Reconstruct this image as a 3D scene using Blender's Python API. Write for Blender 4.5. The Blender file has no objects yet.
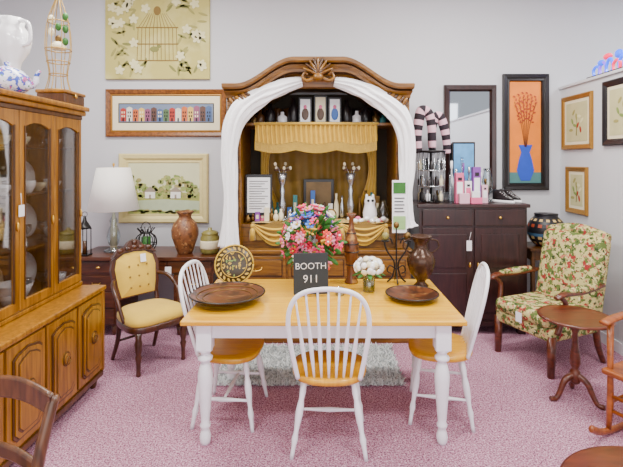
import bpy, bmesh, math, random
from mathutils import Matrix, Vector
random.seed(4)
pi=math.pi; sin=math.sin; cos=math.cos
# ------------------------------------------------------------ colours / materials
def lin(c):
    c/=255.0
    return c/12.92 if c<=0.04045 else ((c+0.055)/1.055)**2.4
def C(r,g,b): return (lin(r),lin(g),lin(b),1)
def newmat(name):
    m=bpy.data.materials.new(name); m.use_nodes=True
    return m,m.node_tree,m.node_tree.nodes['Principled BSDF']
def mat(name,col,rough=0.5,metal=0.0,var=0.12,scale=12,bump=0.0,sheen=0,spec=0.5,emit=0,coat=0):
    m,nt,bs=newmat(name)
    tc=nt.nodes.new('ShaderNodeTexCoord'); nz=nt.nodes.new('ShaderNodeTexNoise')
    nz.inputs['Scale'].default_value=scale; nz.inputs['Detail'].default_value=4
    nt.links.new(tc.outputs['Object'],nz.inputs['Vector'])
    mr=nt.nodes.new('ShaderNodeMix'); mr.data_type='RGBA'
    mr.inputs[6].default_value=tuple(c*(1-var) for c in col[:3])+(1,)
    mr.inputs[7].default_value=tuple(min(1,c*(1+var)) for c in col[:3])+(1,)
    nt.links.new(nz.outputs['Fac'],mr.inputs[0]); nt.links.new(mr.outputs[2],bs.inputs['Base Color'])
    bs.inputs['Roughness'].default_value=rough; bs.inputs['Metallic'].default_value=metal
    bs.inputs['Specular IOR Level'].default_value=spec
    if coat: bs.inputs['Coat Weight'].default_value=coat; bs.inputs['Coat Roughness'].default_value=0.1
    if sheen: bs.inputs['Sheen Weight'].default_value=sheen
    if emit:
        bs.inputs['Emission Color'].default_value=col; bs.inputs['Emission Strength'].default_value=emit
    if bump:
        bp=nt.nodes.new('ShaderNodeBump'); bp.inputs['Strength'].default_value=bump; bp.inputs['Distance'].default_value=0.01
        n2=nt.nodes.new('ShaderNodeTexNoise'); n2.inputs['Scale'].default_value=scale*6
        nt.links.new(tc.outputs['Object'],n2.inputs['Vector'])
        nt.links.new(n2.outputs['Fac'],bp.inputs['Height']); nt.links.new(bp.outputs['Normal'],bs.inputs['Normal'])
    return m
def wood(name,c1,c2,rough=0.35,stretch=(2,2,30),coat=0.2):
    m,nt,bs=newmat(name)
    tc=nt.nodes.new('ShaderNodeTexCoord'); mp=nt.nodes.new('ShaderNodeMapping')
    mp.inputs['Scale'].default_value=stretch
    nz=nt.nodes.new('ShaderNodeTexNoise'); nz.inputs['Scale'].default_value=1.6; nz.inputs['Detail'].default_value=6
    nz.inputs['Distortion'].default_value=0.6
    cr=nt.nodes.new('ShaderNodeValToRGB')
    cr.color_ramp.elements[0].position=0.32; cr.color_ramp.elements[0].color=c2
    cr.color_ramp.elements[1].position=0.68; cr.color_ramp.elements[1].color=c1
    nt.links.new(tc.outputs['Object'],mp.inputs['Vector']); nt.links.new(mp.outputs[0],nz.inputs['Vector'])
    nt.links.new(nz.outputs['Fac'],cr.inputs[0]); nt.links.new(cr.outputs[0],bs.inputs['Base Color'])
    bs.inputs['Roughness'].default_value=rough
    bs.inputs['Coat Weight'].default_value=coat; bs.inputs['Coat Roughness'].default_value=0.15
    return m
def speck(name,base,spots,scale,rough=0.9,bump=0.0,edge=0.04):
    m,nt,bs=newmat(name)
    tc=nt.nodes.new('ShaderNodeTexCoord'); prev=None
    for i,(col,thr,sc) in enumerate(spots):
        nz=nt.nodes.new('ShaderNodeTexNoise'); nz.inputs['Scale'].default_value=sc; nz.inputs['Detail'].default_value=3
        mp=nt.nodes.new('ShaderNodeMapping'); mp.inputs['Location'].default_value=(i*3.7,i*1.3,i*5.1)
        nt.links.new(tc.outputs['Object'],mp.inputs[0]); nt.links.new(mp.outputs[0],nz.inputs['Vector'])
        cr=nt.nodes.new('ShaderNodeValToRGB')
        cr.color_ramp.elements[0].position=thr; cr.color_ramp.elements[1].position=min(1,thr+edge)
        nt.links.new(nz.outputs['Fac'],cr.inputs[0])
        mx=nt.nodes.new('ShaderNodeMix'); mx.data_type='RGBA'
        if prev is None: mx.inputs[6].default_value=base
        else: nt.links.new(prev,mx.inputs[6])
        mx.inputs[7].default_value=col; nt.links.new(cr.outputs[0],mx.inputs[0]); prev=mx.outputs[2]
    nt.links.new(prev,bs.inputs['Base Color']); bs.inputs['Roughness'].default_value=rough
    bs.inputs['Specular IOR Level'].default_value=0.15 if rough>0.7 else 0.5
    if bump:
        bp=nt.nodes.new('ShaderNodeBump'); bp.inputs['Strength'].default_value=bump; bp.inputs['Distance'].default_value=0.01
        n2=nt.nodes.new('ShaderNodeTexNoise'); n2.inputs['Scale'].default_value=scale
        nt.links.new(tc.outputs['Object'],n2.inputs['Vector'])
        nt.links.new(n2.outputs['Fac'],bp.inputs['Height']); nt.links.new(bp.outputs['Normal'],bs.inputs['Normal'])
    return m
def glassmat(name,tint=(1,1,1,1),gl=0.12):
    m=bpy.data.materials.new(name); m.use_nodes=True; nt=m.node_tree; nt.nodes.clear()
    o=nt.nodes.new('ShaderNodeOutputMaterial'); t=nt.nodes.new('ShaderNodeBsdfTransparent'); g=nt.nodes.new('ShaderNodeBsdfGlossy')
    mx=nt.nodes.new('ShaderNodeMixShader'); t.inputs[0].default_value=tint; g.inputs['Roughness'].default_value=0.03
    lw=nt.nodes.new('ShaderNodeLayerWeight'); lw.inputs[0].default_value=0.25
    ad=nt.nodes.new('ShaderNodeMath'); ad.operation='ADD'; ad.inputs[1].default_value=gl; ad.use_clamp=True
    ml=nt.nodes.new('ShaderNodeMath'); ml.operation='MULTIPLY'; ml.inputs[1].default_value=0.5
    nt.links.new(lw.outputs['Fresnel'],ml.inputs[0]); nt.links.new(ml.outputs[0],ad.inputs[0])
    nt.links.new(ad.outputs[0],mx.inputs[0]); nt.links.new(t.outputs[0],mx.inputs[1]); nt.links.new(g.outputs[0],mx.inputs[2])
    nt.links.new(mx.outputs[0],o.inputs[0]); return m

WHITE=mat('white_paint',C(240,241,246),0.35,var=0.03)
HONEY=wood('honey_wood',C(226,168,4),C(200,136,2),0.3,(30,3,3),0.3)
HONEYX=wood('honey_table_top',C(236,182,26),C(214,152,10),0.25,(1.5,22,3),0.4)
OAK=wood('cabinet_oak',C(164,110,12),C(114,70,4),0.35,(25,25,2))
OAKD=wood('cabinet_oak_dark',C(92,54,8),C(62,34,4),0.4,(25,25,2))
CROWN=wood('armoire_wood',C(146,98,24),C(92,56,8),0.35,(3,20,20))
CROWND=wood('armoire_wood_dark',C(82,48,10),C(52,28,4),0.4,(3,20,20))
DESKW=wood('desk_walnut',C(98,50,20),C(56,26,8),0.35,(3,20,20))
MAHOG=wood('mahogany_dark',C(54,27,24),C(32,15,14),0.3,(20,20,3))
REDW=wood('red_brown_wood',C(106,48,22),C(66,27,10),0.3,(3,20,20))
TANW=wood('rocker_wood',C(164,88,30),C(118,56,14),0.35,(3,20,20))
BRASS=mat('brass',C(214,168,76),0.3,0.9)
OLDBRASS=mat('aged_brass',C(120,92,50),0.4,0.8)
BLACK=mat('black_iron',C(22,20,22),0.4,0.3)
BLACKW=mat('black_lacquer',C(24,19,21),0.3)
GLASS=glassmat('clear_glass'); GLASSG=glassmat('smoky_glass',(0.75,0.82,0.85,1),0.15)
MIRROR=mat('mirror_glass',C(225,232,240),0.03,1.0,var=0.01)
CERAM=mat('white_ceramic',C(240,240,242),0.2,var=0.03,coat=0.5)
CREAM=mat('cream',C(232,222,186),0.5,var=0.04)
GOLDF=mat('gold_satin',C(204,164,44),0.42,var=0.2,scale=18,sheen=0.3)
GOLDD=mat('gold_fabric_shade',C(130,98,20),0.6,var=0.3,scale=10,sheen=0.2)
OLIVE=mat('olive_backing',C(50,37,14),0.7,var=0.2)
CABIN=mat('cabinet_back_panel',C(110,86,34),0.7,var=0.2)
YELF=mat('mustard_velvet',C(210,174,54),0.75,var=0.15,scale=9,sheen=0.2,bump=0.1)
SHEER=mat('white_drape_cloth',C(250,250,253),0.7,var=0.03,sheen=0.3,bump=0.35,scale=5)
GREEN=mat('leaf_green',C(46,106,34),0.6,var=0.35)
FLORAL=speck('floral_upholstery',C(196,184,122),[(C(92,110,56),0.50,20),(C(150,50,50),0.58,17),(C(196,112,92),0.60,30),(C(54,70,40),0.59,36),(C(222,212,168),0.63,44)],200,0.85,0.2)
CARPET=speck('carpet_pink',C(178,122,146),[(C(210,172,190),0.52,120),(C(112,62,90),0.55,100),(C(228,200,214),0.62,75)],260,0.95,0.5)

# ------------------------------------------------------------ mesh builder
def catmull(pts,n=6):
    P=[Vector(p) for p in pts]; out=[]
    for i in range(len(P)-1):
        p0=P[max(i-1,0)];p1=P[i];p2=P[i+1];p3=P[min(i+2,len(P)-1)]
        for k in range(n):
            t=k/n
            out.append(0.5*((2*p1)+(p2-p0)*t+(2*p0-5*p1+4*p2-p3)*t*t+(3*p1-p0-3*p2+p3)*t**3))
    out.append(P[-1]); return out
class B:
    def __init__(s,name): s.name=name; s.v=[];s.f=[];s.mi=[];s.sm=[];s.mats=[];s.M=Matrix.Identity(4)
    def add(s,vs,fs,m,smooth=False):
        o=len(s.v); s.v+= [tuple(s.M@Vector(v)) for v in vs]
        if m not in s.mats: s.mats.append(m)
        k=s.mats.index(m)
        for f in fs: s.f.append([o+i for i in f]); s.mi.append(k); s.sm.append(smooth)
    def box(s,x0,x1,y0,y1,z0,z1,m,bev=0,seg=2,rot=None,smooth=None):
        bm=bmesh.new(); bmesh.ops.create_cube(bm,size=1)
        for v in bm.verts: v.co=Vector((v.co.x*(x1-x0),v.co.y*(y1-y0),v.co.z*(z1-z0)))
        if bev: bmesh.ops.bevel(bm,geom=bm.edges[:],offset=bev,segments=seg,affect='EDGES',profile=0.5)
        c=Vector(((x0+x1)/2,(y0+y1)/2,(z0+z1)/2)); bm.verts.ensure_lookup_table()
        vs=[(rot@v.co if rot else v.co)+c for v in bm.verts]; fs=[[v.index for v in f.verts] for f in bm.faces]
        bm.free(); s.add(vs,fs,m,(bev>0.012) if smooth is None else smooth)
    def lathe(s,prof,c,m,seg=24,rot=None,smooth=True,lobes=0,la=0.0):
        vs=[];fs=[];n=len(prof); c=Vector(c)
        for r,z in prof:
            for k in range(seg):
                a=2*pi*k/seg; rr=r*(1+la*cos(lobes*a)) if lobes else r
                p=Vector((rr*cos(a),rr*sin(a),z)); vs.append((rot@p if rot else p)+c)
        for i in range(n-1):
            for k in range(seg):
                k2=(k+1)%seg; fs.append([i*seg+k,i*seg+k2,(i+1)*seg+k2,(i+1)*seg+k])
        if prof[0][0]>1e-4: fs.append([k for k in range(seg)][::-1])
        if prof[-1][0]>1e-4: fs.append([(n-1)*seg+k for k in range(seg)])
        s.add(vs,fs,m,smooth)
    def tube(s,pts,r,m,seg=8,sx=1,sy=1,m2=None,every=3,lobes=0,la=0,ref=None):
        P=[Vector(p) for p in pts]; n=len(P)
        R=list(r) if isinstance(r,(list,tuple)) else [r]*n
        if len(R)!=n:
            L=len(R)-1; RR=[]
            for i in range(n):
                q=i/(n-1)*L; j=min(int(q),L-1); RR.append(R[j]*(1-(q-j))+R[j+1]*(q-j))
            R=RR
        vs=[];t0=(P[1]-P[0]).normalized()
        u=Vector(ref) if ref else (Vector((0,0,1)) if abs(t0.z)<0.9 else Vector((1,0,0)))
        u=(u-u.dot(t0)*t0).normalized()
        for i in range(n):
            t=(P[min(i+1,n-1)]-P[max(i-1,0)]).normalized()
            u=(u-u.dot(t)*t)
            if u.length<1e-5: u=t.orthogonal()
            u.normalize(); w=t.cross(u)
            for k in range(seg):
                a=2*pi*k/seg; rr=R[i]*(1+(la*cos(lobes*a+1.3*sin(i*0.23))+0.5*la*cos((lobes*2-5)*a+i*0.3) if lobes else 0))
                vs.append(P[i]+u*cos(a)*rr*sx+w*sin(a)*rr*sy)
        fa=[];fb=[]
        for i in range(n-1):
            for k in range(seg):
                k2=(k+1)%seg
                (fb if (m2 and (i//every)%2) else fa).append([i*seg+k,i*seg+k2,(i+1)*seg+k2,(i+1)*seg+k])
        fa.append([k for k in range(seg)][::-1]); fa.append([(n-1)*seg+k for k in range(seg)])
        s.add(vs,fa,m,True)
        if fb: s.add(vs,fb,m2,True)
    def ell(s,c,r,m,seg=12,rings=8,rot=None):
        prof=[(max(1e-5,sin(pi*i/rings)),-cos(pi*i/rings)) for i in range(rings+1)]
        vs=[];fs=[];c=Vector(c)
        for q,z in prof:
            for k in range(seg):
                a=2*pi*k/seg; p=Vector((q*cos(a)*r[0],q*sin(a)*r[1],z*r[2])); vs.append((rot@p if rot else p)+c)
        for i in range(rings):
            for k in range(seg):
                k2=(k+1)%seg; fs.append([i*seg+k,i*seg+k2,(i+1)*seg+k2,(i+1)*seg+k])
        s.add(vs,fs,m,True)
    def prism(s,poly,y0,y1,m,smooth=False):
        n=len(poly); vs=[(x,y0,z) for x,z in poly]+[(x,y1,z) for x,z in poly]
        fs=[list(range(n)),list(range(2*n-1,n-1,-1))]+[[i,(i+1)%n,n+(i+1)%n,n+i] for i in range(n)]
        s.add(vs,fs,m,smooth)
    def stack(s,outl,levels,m,smooth=True):
        n=len(outl); vs=[];fs=[]
        for sc,z in levels:
            for x,y in outl: vs.append((x*sc,y*sc,z))
        L=len(levels)
        for i in range(L-1):
            for k in range(n):
                k2=(k+1)%n; fs.append([i*n+k,i*n+k2,(i+1)*n+k2,(i+1)*n+k])
        fs.append(list(range(n))[::-1]); fs.append([(L-1)*n+k for k in range(n)])
        s.add(vs,fs,m,smooth)
    def grid(s,fn,nu,nv,m,smooth=True):
        vs=[fn(i/nu,j/nv) for i in range(nu+1) for j in range(nv+1)]
        fs=[[i*(nv+1)+j,(i+1)*(nv+1)+j,(i+1)*(nv+1)+j+1,i*(nv+1)+j+1] for i in range(nu) for j in range(nv)]
        s.add(vs,fs,m,smooth)
    def disc(s,cx,cz,rx,rz,y,m,n=16,d=0.0015,rot=0):
        s.prism([(cx+rx*cos(2*pi*k/n)*cos(rot)-rz*sin(2*pi*k/n)*sin(rot),cz+rx*cos(2*pi*k/n)*sin(rot)+rz*sin(2*pi*k/n)*cos(rot)) for k in range(n)],y-d,y,m)
    def frame(s,w,h,rings,m):
        vs=[];fs=[]
        for ins,y in rings:
            a=w/2-ins;b=h/2-ins; vs+=[(-a,y,-b),(a,y,-b),(a,y,b),(-a,y,b)]
        for i in range(len(rings)-1):
            for k in range(4):
                k2=(k+1)%4; fs.append([i*4+k,i*4+k2,(i+1)*4+k2,(i+1)*4+k])
        s.add(vs,fs,m)
    def finish(s,loc=(0,0,0),rz=0,parent=None,rx=0):
        me=bpy.data.meshes.new(s.name); me.from_pydata(s.v,[],s.f)
        for m in s.mats: me.materials.append(m)
        for p,k,q in zip(me.polygons,s.mi,s.sm): p.material_index=k; p.use_smooth=q
        bm=bmesh.new(); bm.from_mesh(me); bmesh.ops.recalc_face_normals(bm,faces=bm.faces[:]); bm.to_mesh(me); bm.free()
        ob=bpy.data.objects.new(s.name,me); bpy.context.collection.objects.link(ob)
        ob.location=loc; ob.rotation_euler=(rx,0,rz)
        if parent: ob.parent=parent
        return ob
def Rx(a): return Matrix.Rotation(a,3,'X')
def Ry(a): return Matrix.Rotation(a,3,'Y')
def Rz(a): return Matrix.Rotation(a,3,'Z')

# ------------------------------------------------------------ room
WALLM=mat('wall_paint_grey',C(200,201,206),0.8,var=0.02,scale=2,bump=0.03)
WALLR=mat('partition_paint',C(208,209,212),0.8,var=0.02,scale=2,bump=0.03)
CEILM=mat('ceiling_paint',C(235,236,238),0.9,var=0.02)
b=B('floor'); b.box(-3.9,5.2,-2.5,5.05,-0.1,0,CARPET); b.finish()
b=B('wall_back'); b.box(-3.9,5.2,4.95,5.07,0,3.7,WALLM); b.finish()
b=B('wall_left'); b.box(-4.02,-3.9,-2.5,5.07,0,3.7,WALLM); b.finish()
b=B('wall_right'); b.box(2.62,2.74,0.5,4.948,0,2.47,WALLR); b.finish()
b=B('trim_1'); b.box(2.60,2.76,0.5,4.948,2.471,2.50,WALLR,0.004); b.finish()
b=B('ceiling'); b.box(-4.02,5.2,-2.5,5.07,3.7,3.8,CEILM); b.finish()
b=B('baseboard_back'); b.box(-3.9,2.6,4.935,4.949,0.0,0.1,WHITE); b.finish()
b=B('baseboard_right'); b.box(2.605,2.619,0.5,4.93,0.0,0.1,WHITE); b.finish()

# ------------------------------------------------------------ dining table
b=B('dining_table')
b.box(-0.83,0.85,2.62,3.56,0.73,0.76,HONEYX,0.008)
for k in range(1,8): b.box(-0.825,0.845,2.62+0.1175*k-0.0008,2.62+0.1175*k+0.0008,0.7595,0.7603,HONEY)
b.box(-0.74,0.76,2.69,2.712,0.635,0.73,WHITE); b.box(-0.74,0.76,3.468,3.49,0.635,0.73,WHITE)
b.box(-0.74,-0.718,2.70,3.48,0.635,0.73,WHITE); b.box(0.738,0.76,2.70,3.48,0.635,0.73,WHITE)
legp=[(0.024,0.0),(0.03,0.015),(0.034,0.045),(0.026,0.075),(0.021,0.09),(0.03,0.105),(0.032,0.115),(0.024,0.13),(0.027,0.16),(0.036,0.26),(0.043,0.36),(0.045,0.41),(0.036,0.46),(0.026,0.485),(0.025,0.495),(0.042,0.505),(0.044,0.52),(0.028,0.535),(0.028,0.545),(0.043,0.56),(0.043,0.57)]
for lx in (-0.70,0.72):
    for ly in (2.70,3.47):
        b.lathe(legp,(lx,ly,0),WHITE,20); b.box(lx-0.045,lx+0.045,ly-0.045,ly+0.045,0.568,0.73,WHITE,0.004)
b.finish()

# ------------------------------------------------------------ windsor chairs
def windsor(loc,rz):
    b=B('windsor_chair')
    ol=[]
    for k in range(40):
        a=2*pi*k/40; cx=abs(cos(a))**0.75*(1 if cos(a)>0 else -1); sy=abs(sin(a))**0.75*(1 if sin(a)>0 else -1)
        ol.append((0.225*cx*(1+0.06*sy),0.21*sy))
    b.stack(ol,[(0.90,0.415),(0.97,0.420),(1.0,0.435),(0.99,0.450),(0.95,0.456),(0.6,0.449),(0.2,0.447)],HONEY)
    half=[(0.178,0.445),(0.198,0.55),(0.218,0.68),(0.226,0.78),(0.216,0.87),(0.182,0.94),(0.125,0.978),(0.06,0.992),(0,0.996)]
    yy=lambda z:-0.165-0.13*(z-0.45)/0.54
    full=[(x,yy(z),z) for x,z in half]+[(-x,yy(z),z) for x,z in half[-2::-1]]
    hp=catmull(full,4); b.tube(hp,0.0125,WHITE,10,sx=1.1)
    def topz(x):
        best=None
        for p in hp:
            if p.z>0.8 and (best is None or abs(p.x-x)<abs(best.x-x)): best=p
        return best
    for k in range(7):
        t=(k-3)/3; bx=0.125*t; tp=topz(0.185*t)
        p0=Vector((bx,-0.175+0.012*abs(t),0.445)); p1=Vector((tp.x,tp.y,tp.z))
        pts=[p0.lerp(p1,i/8) for i in range(9)]
        b.tube(pts,[0.007,0.008,0.011,0.012,0.010,0.008,0.007,0.006,0.006],WHITE,8)
    lr=[0.013,0.016,0.019,0.014,0.02,0.022,0.02,0.016,0.013,0.019,0.013,0.012,0.012]
    feet={}
    for sx in (-1,1):
        for sy in (-1,1):
            p0=Vector((sx*0.14,sy*0.13,0.425)); p1=Vector((sx*0.212,sy*0.195,0.0)); feet[(sx,sy)]=(p0,p1)
            b.tube([p0.lerp(p1,i/12) for i in range(13)],lr,WHITE,10)
    tur=[0.008,0.009,0.012,0.015,0.012,0.009,0.008]
    for sx in (-1,1):
        a=feet[(sx,-1)][0].lerp(feet[(sx,-1)][1],0.58); c=feet[(sx,1)][0].lerp(feet[(sx,1)][1],0.58)
        b.tube([a.lerp(c,i/6) for i in range(7)],tur,WHITE,8)
    a=Vector((-0.182,0,0.178)); c=Vector((0.182,0,0.178)); b.tube([a.lerp(c,i/6) for i in range(7)],tur,WHITE,8)
    return b.finish(loc,rz)
windsor((0.045,2.745,0),math.radians(-2))
windsor((-0.61,3.04,0),math.radians(-95))
windsor((0.80,3.06,0),math.radians(78))

# ------------------------------------------------------------ china cabinet (front faces +X)
b=B('china_cabinet')
b.box(-0.70,0.70,0.02,0.56,0.10,0.72,OAK)
b.box(-0.715,0.715,-0.015,0.57,0.722,0.755,OAK,0.008)
b.box(-0.71,0.71,0.005,0.56,0.075,0.115,OAKD,0.006)
for lx in (-0.66,0.66):
    for ly in (0.06,0.5):
        b.lathe([(0.018,0),(0.024,0.02),(0.03,0.05),(0.036,0.08)],(lx,ly,0),OAKD,12)
for i in range(4):
    x0=-0.70+0.35*i; x1=x0+0.35; cx=(x0+x1)/2
    b.box(x0+0.012,x1-0.012,0.004,0.022,0.135,0.70,OAK,0.004)
    b.box(x0-0.003,x0+0.003,0.016,0.0195,0.12,0.715,OAKD)
    def octo(w,h0,h1,k): return [(cx-w,h0+k),(cx-w+k,h0),(cx+w-k,h0),(cx+w,h0+k),(cx+w,h1-k),(cx+w-k,h1-k*0.3),(cx,h1+k*0.3),(cx-w+k,h1-k*0.3),(cx-w,h1-k)]
    b.prism(octo(0.125,0.175,0.655,0.03),-0.004,0.006,OAKD); b.prism(octo(0.113,0.188,0.643,0.03),-0.010,0.0,OAK)
    b.prism(octo(0.095,0.207,0.624,0.03),-0.012,0.0,OAKD); b.prism(octo(0.086,0.216,0.615,0.03),-0.016,0.0,OAK)
    b.disc(cx,0.43,0.036,0.046,-0.016,OLDBRASS,20,0.006); b.disc(cx,0.43,0.026,0.036,-0.022,BRASS,20,0.004)
    b.tube([(cx+0.02*cos(a),-0.033,0.42+0.024*sin(a)) for a in [2*pi*k/12 for k in range(13)]],0.003,OLDBRASS,6)
for x in (-0.7,0.7):
    b.box(x-0.014,x+0.014,-0.002,0.03,0.115,0.72,OAK,0.005)
b.box(-0.70,-0.672,0.18,0.56,0.756,2.05,OAK); b.box(0.672,0.70,0.18,0.56,0.756,2.05,OAK)
b.box(-0.672,0.672,0.545,0.56,0.756,2.05,CABIN)
b.box(-0.70,0.70,0.18,0.56,2.02,2.05,OAK); b.box(-0.672,0.672,0.20,0.545,0.756,0.79,OAK)
b.box(-0.715,0.715,0.165,0.56,0.757,0.785,OAK,0.006)
b.box(-0.71,0.71,0.165,0.57,2.0,2.03,OAKD,0.005); b.box(-0.73,0.73,0.145,0.58,2.03,2.065,OAK,0.01); b.box(-0.745,0.745,0.125,0.59,2.065,2.1,OAK,0.01)
for z in (1.13,1.47,1.78): b.box(-0.672,0.672,0.22,0.544,z,z+0.014,OAKD)
for i in range(4):
    x0=-0.70+0.35*i; x1=x0+0.35; cx=(x0+x1)/2
    b.box(x0+0.004,x0+0.046,0.165,0.185,0.79,2.0,OAK,0.005); b.box(x1-0.046,x1-0.004,0.165,0.185,0.79,2.0,OAK,0.005)
    b.box(x0-0.004,x0+0.004,0.172,0.18,0.79,2.0,OAKD)
    b.box(x0+0.04,x1-0.04,0.165,0.185,0.79,0.85,OAK,0.005)
    w=0.13; top=[(cx-w,1.998),(cx-w,1.90)]+[(cx-w+2*w*t/10,1.90+0.035*sin(pi*t/10)**0.8) for t in range(1,10)]+[(cx+w,1.90),(cx+w,1.998)]
    b.prism(top,0.167,0.185,OAK)
    b.box(x0+0.042,x0+0.05,0.160,0.172,0.85,1.91,OAKD); b.box(x1-0.05,x1-0.042,0.160,0.172,0.85,1.91,OAKD)
    b.box(x0+0.04,x1-0.04,0.176,0.179,0.84,1.95,GLASS)
    b.ell((x1-0.025,0.158,1.3),(0.008,0.01,0.03),BRASS)
cab=b.finish((-1.65,2.70,0),pi/2)
b=B('china_dishes')
def cup(x,y,z,s=1,m=CERAM):
    b.lathe([(0.02*s,0),(0.022*s,0.006),(0.035*s,0.03*s),(0.04*s,0.065*s),(0.037*s,0.065*s),(0.03*s,0.03*s),(0.001,0.012)],(x,y,z),m,16)
    b.tube([(x+0.036*s,y,z+0.055*s),(x+0.06*s,y,z+0.05*s),(x+0.058*s,y,z+0.025*s),(x+0.033*s,y,z+0.02*s)],0.004,m,6)
def bowl(x,y,z,r,h,m=CERAM): b.lathe([(r*0.4,0),(r*0.45,0.008),(r*0.8,h*0.5),(r,h),(r*0.96,h),(r*0.75,h*0.5),(0.001,0.014)],(x,y,z),m,20)
def plate_up(x,y,z,r,m=CERAM): b.lathe([(0.001,0.006),(r*0.6,0.004),(r,0.022),(r,0.026),(r*0.6,0.012),(0.001,0.012)],(x,y,z+r),m,24,Rx(pi/2-0.15))
for z in (0.79,1.144,1.484,1.794):
    for i in range(4):
        cx=-0.525+0.35*i
        if z<1.7 : plate_up(cx,0.50,z,0.125 if z<1.4 else 0.105,CERAM if i%2 else CREAM)
        for k in range(3):
            r=random.random(); x=cx-0.09+0.09*k
            if r<0.45: cup(x,0.29,z,random.uniform(1.1,1.5),random.choice([CERAM,CREAM,CERAM]))
            elif r<0.8: bowl(x,0.33,z,0.055,0.06,random.choice([CERAM,CREAM]))
            else: b.lathe([(0.02,0),(0.022,0.003),(0.005,0.01),(0.005,0.06),(0.03,0.09),(0.032,0.13),(0.028,0.13),(0.001,0.07)],(x,0.3,z),GLASSG,14)
for i in range(2): bowl(-0.17+0.35*i,0.32,0.79,0.11,0.12)
b.box(-0.02,0.03,0.155,0.157,1.36,1.43,CERAM); b.tube([(0.005,0.156,1.43),(0.0,0.157,1.5)],0.0015,CERAM,5)
b.finish(parent=cab)

BLUEF=speck('blue_floral_china',C(222,224,240),[(C(70,90,190),0.52,30),(C(190,90,150),0.6,24),(C(60,120,90),0.64,40)],100,0.25)
b=B('floral_teapot')
b.lathe([(0.07,0),(0.08,0.01),(0.11,0.03),(0.13,0.07),(0.12,0.11),(0.09,0.14),(0.085,0.145),(0.07,0.155),(0.03,0.17),(0.015,0.18),(0.02,0.195),(0.001,0.205)],(0,0,0),BLUEF,28)
b.tube(catmull([(0.11,0.0,0.05),(0.16,0,0.07),(0.17,0,0.12),(0.19,0,0.15)],4),[0.026,0.02,0.013,0.011],BLUEF,10)
b.tube(catmull([(-0.11,0,0.11),(-0.17,0,0.13),(-0.17,0,0.06),(-0.11,0,0.04)],4),0.011,BLUEF,8)
b.finish((-1.93,2.76,2.101),0.1)
b=B('white_ceramic_pitcher')
b.lathe([(0.07,0),(0.08,0.01),(0.05,0.04),(0.045,0.2),(0.06,0.26),(0.10,0.33),(0.115,0.40),(0.10,0.46),(0.07,0.5),(0.08,0.55),(0.07,0.55),(0.055,0.5),(0.001,0.3)],(0,0,0),CERAM,28,lobes=8,la=0.04)
b.tube(catmull([(0.10,0,0.36),(0.17,0,0.38),(0.16,0,0.50),(0.07,0,0.53)],5),0.012,CERAM,8)
b.tube(catmull([(0,-0.09,0.45),(0,-0.12,0.5),(0,-0.11,0.56)],4),[0.03,0.02,0.015],CERAM,8)
b.finish((-2.09,3.03,2.101),-0.35)
b=B('wooden_keepsake_box')
b.box(-0.10,0.10,-0.13,0.13,0,0.07,OAKD,0.006); b.box(-0.108,0.108,-0.138,0.138,0.071,0.095,OAK,0.008); b.ell((0.108,0,0.06),(0.008,0.015,0.015),BRASS)
b.finish((-1.90,3.28,2.101))
b=B('wire_birdcage_stand')
GW=mat('gilt_wire',C(180,146,80),0.4,0.6)
for k in range(8):
    a=2*pi*k/8
    b.tube(catmull([(0.085*cos(a),0.085*sin(a),0.0),(0.06*cos(a),0.06*sin(a),0.12),(0.085*cos(a),0.085*sin(a),0.3),(0.07*cos(a),0.07*sin(a),0.5),(0.02*cos(a),0.02*sin(a),0.66),(0,0,0.74)],5),0.0035,GW,6)
for z,r in ((0.005,0.085),(0.12,0.06),(0.3,0.085),(0.5,0.07),(0.21,0.075)):
    b.tube([(r*cos(2*pi*k/20),r*sin(2*pi*k/20),z) for k in range(21)],0.004,GW,6)
b.ell((0,0,0.76),(0.015,0.015,0.025),GW); b.lathe([(0.05,0),(0.055,0.02),(0.03,0.05),(0.001,0.055)],(0,0,0.305),CREAM,14)
for k in range(7): b.ell((0.05*cos(k*2.1),0.05*sin(k*2.1),0.36+0.03*k),(0.02,0.02,0.03),random.choice([CREAM,GREEN,OLDBRASS]))
b.finish((-1.91,3.26,2.1975))

# ------------------------------------------------------------ armoire
b=B('canopy_armoire')
b.box(-0.86,0.86,0.02,0.70,0.06,0.83,CROWN); b.box(-0.88,0.88,-0.01,0.71,0.83,0.865,CROWN,0.008); b.box(-0.88,0.88,0.0,0.70,0.0,0.09,CROWN,0.01)
for r in range(3):
    for c_ in range(3):
        x0=-0.85+0.57*c_; z0=0.11+0.24*r
        b.box(x0,x0+0.55,0.0,0.03,z0,z0+0.22,CROWN,0.006); b.box(x0+0.03,x0+0.52,-0.008,0.01,z0+0.03,z0+0.19,CROWND,0.004); b.box(x0+0.04,x0+0.51,-0.012,0.01,z0+0.04,z0+0.18,CROWN,0.004)
        b.tube(catmull([(x0+0.22,-0.012,z0+0.12),(x0+0.23,-0.035,z0+0.10),(x0+0.275,-0.04,z0+0.09),(x0+0.32,-0.035,z0+0.10),(x0+0.33,-0.012,z0+0.12)],3),0.005,BRASS,6)
for sx in (-1,1):
    xa,xb=sorted((sx*0.73,sx*0.815)); b.box(xa,xb,0.06,0.70,0.866,2.22,CROWN,0.006)
    b.box(*sorted((sx*0.745,sx*0.80)),0.045,0.065,0.95,2.1,CROWND,0.006)
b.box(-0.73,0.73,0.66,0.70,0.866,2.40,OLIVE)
b.box(-0.73,0.73,0.10,0.66,1.065,1.09,CROWN); b.box(-0.73,0.73,0.12,0.14,0.866,1.065,CROWN)
b.box(-0.73,0.73,0.12,0.66,2.03,2.055,CROWN)
HW=0.83
def rise(x):
    a=min(1,abs(x)/HW); t=min(1,max(0,(0.86-a)/0.60)); return 0.24*t*t*(3-2*t)
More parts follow.
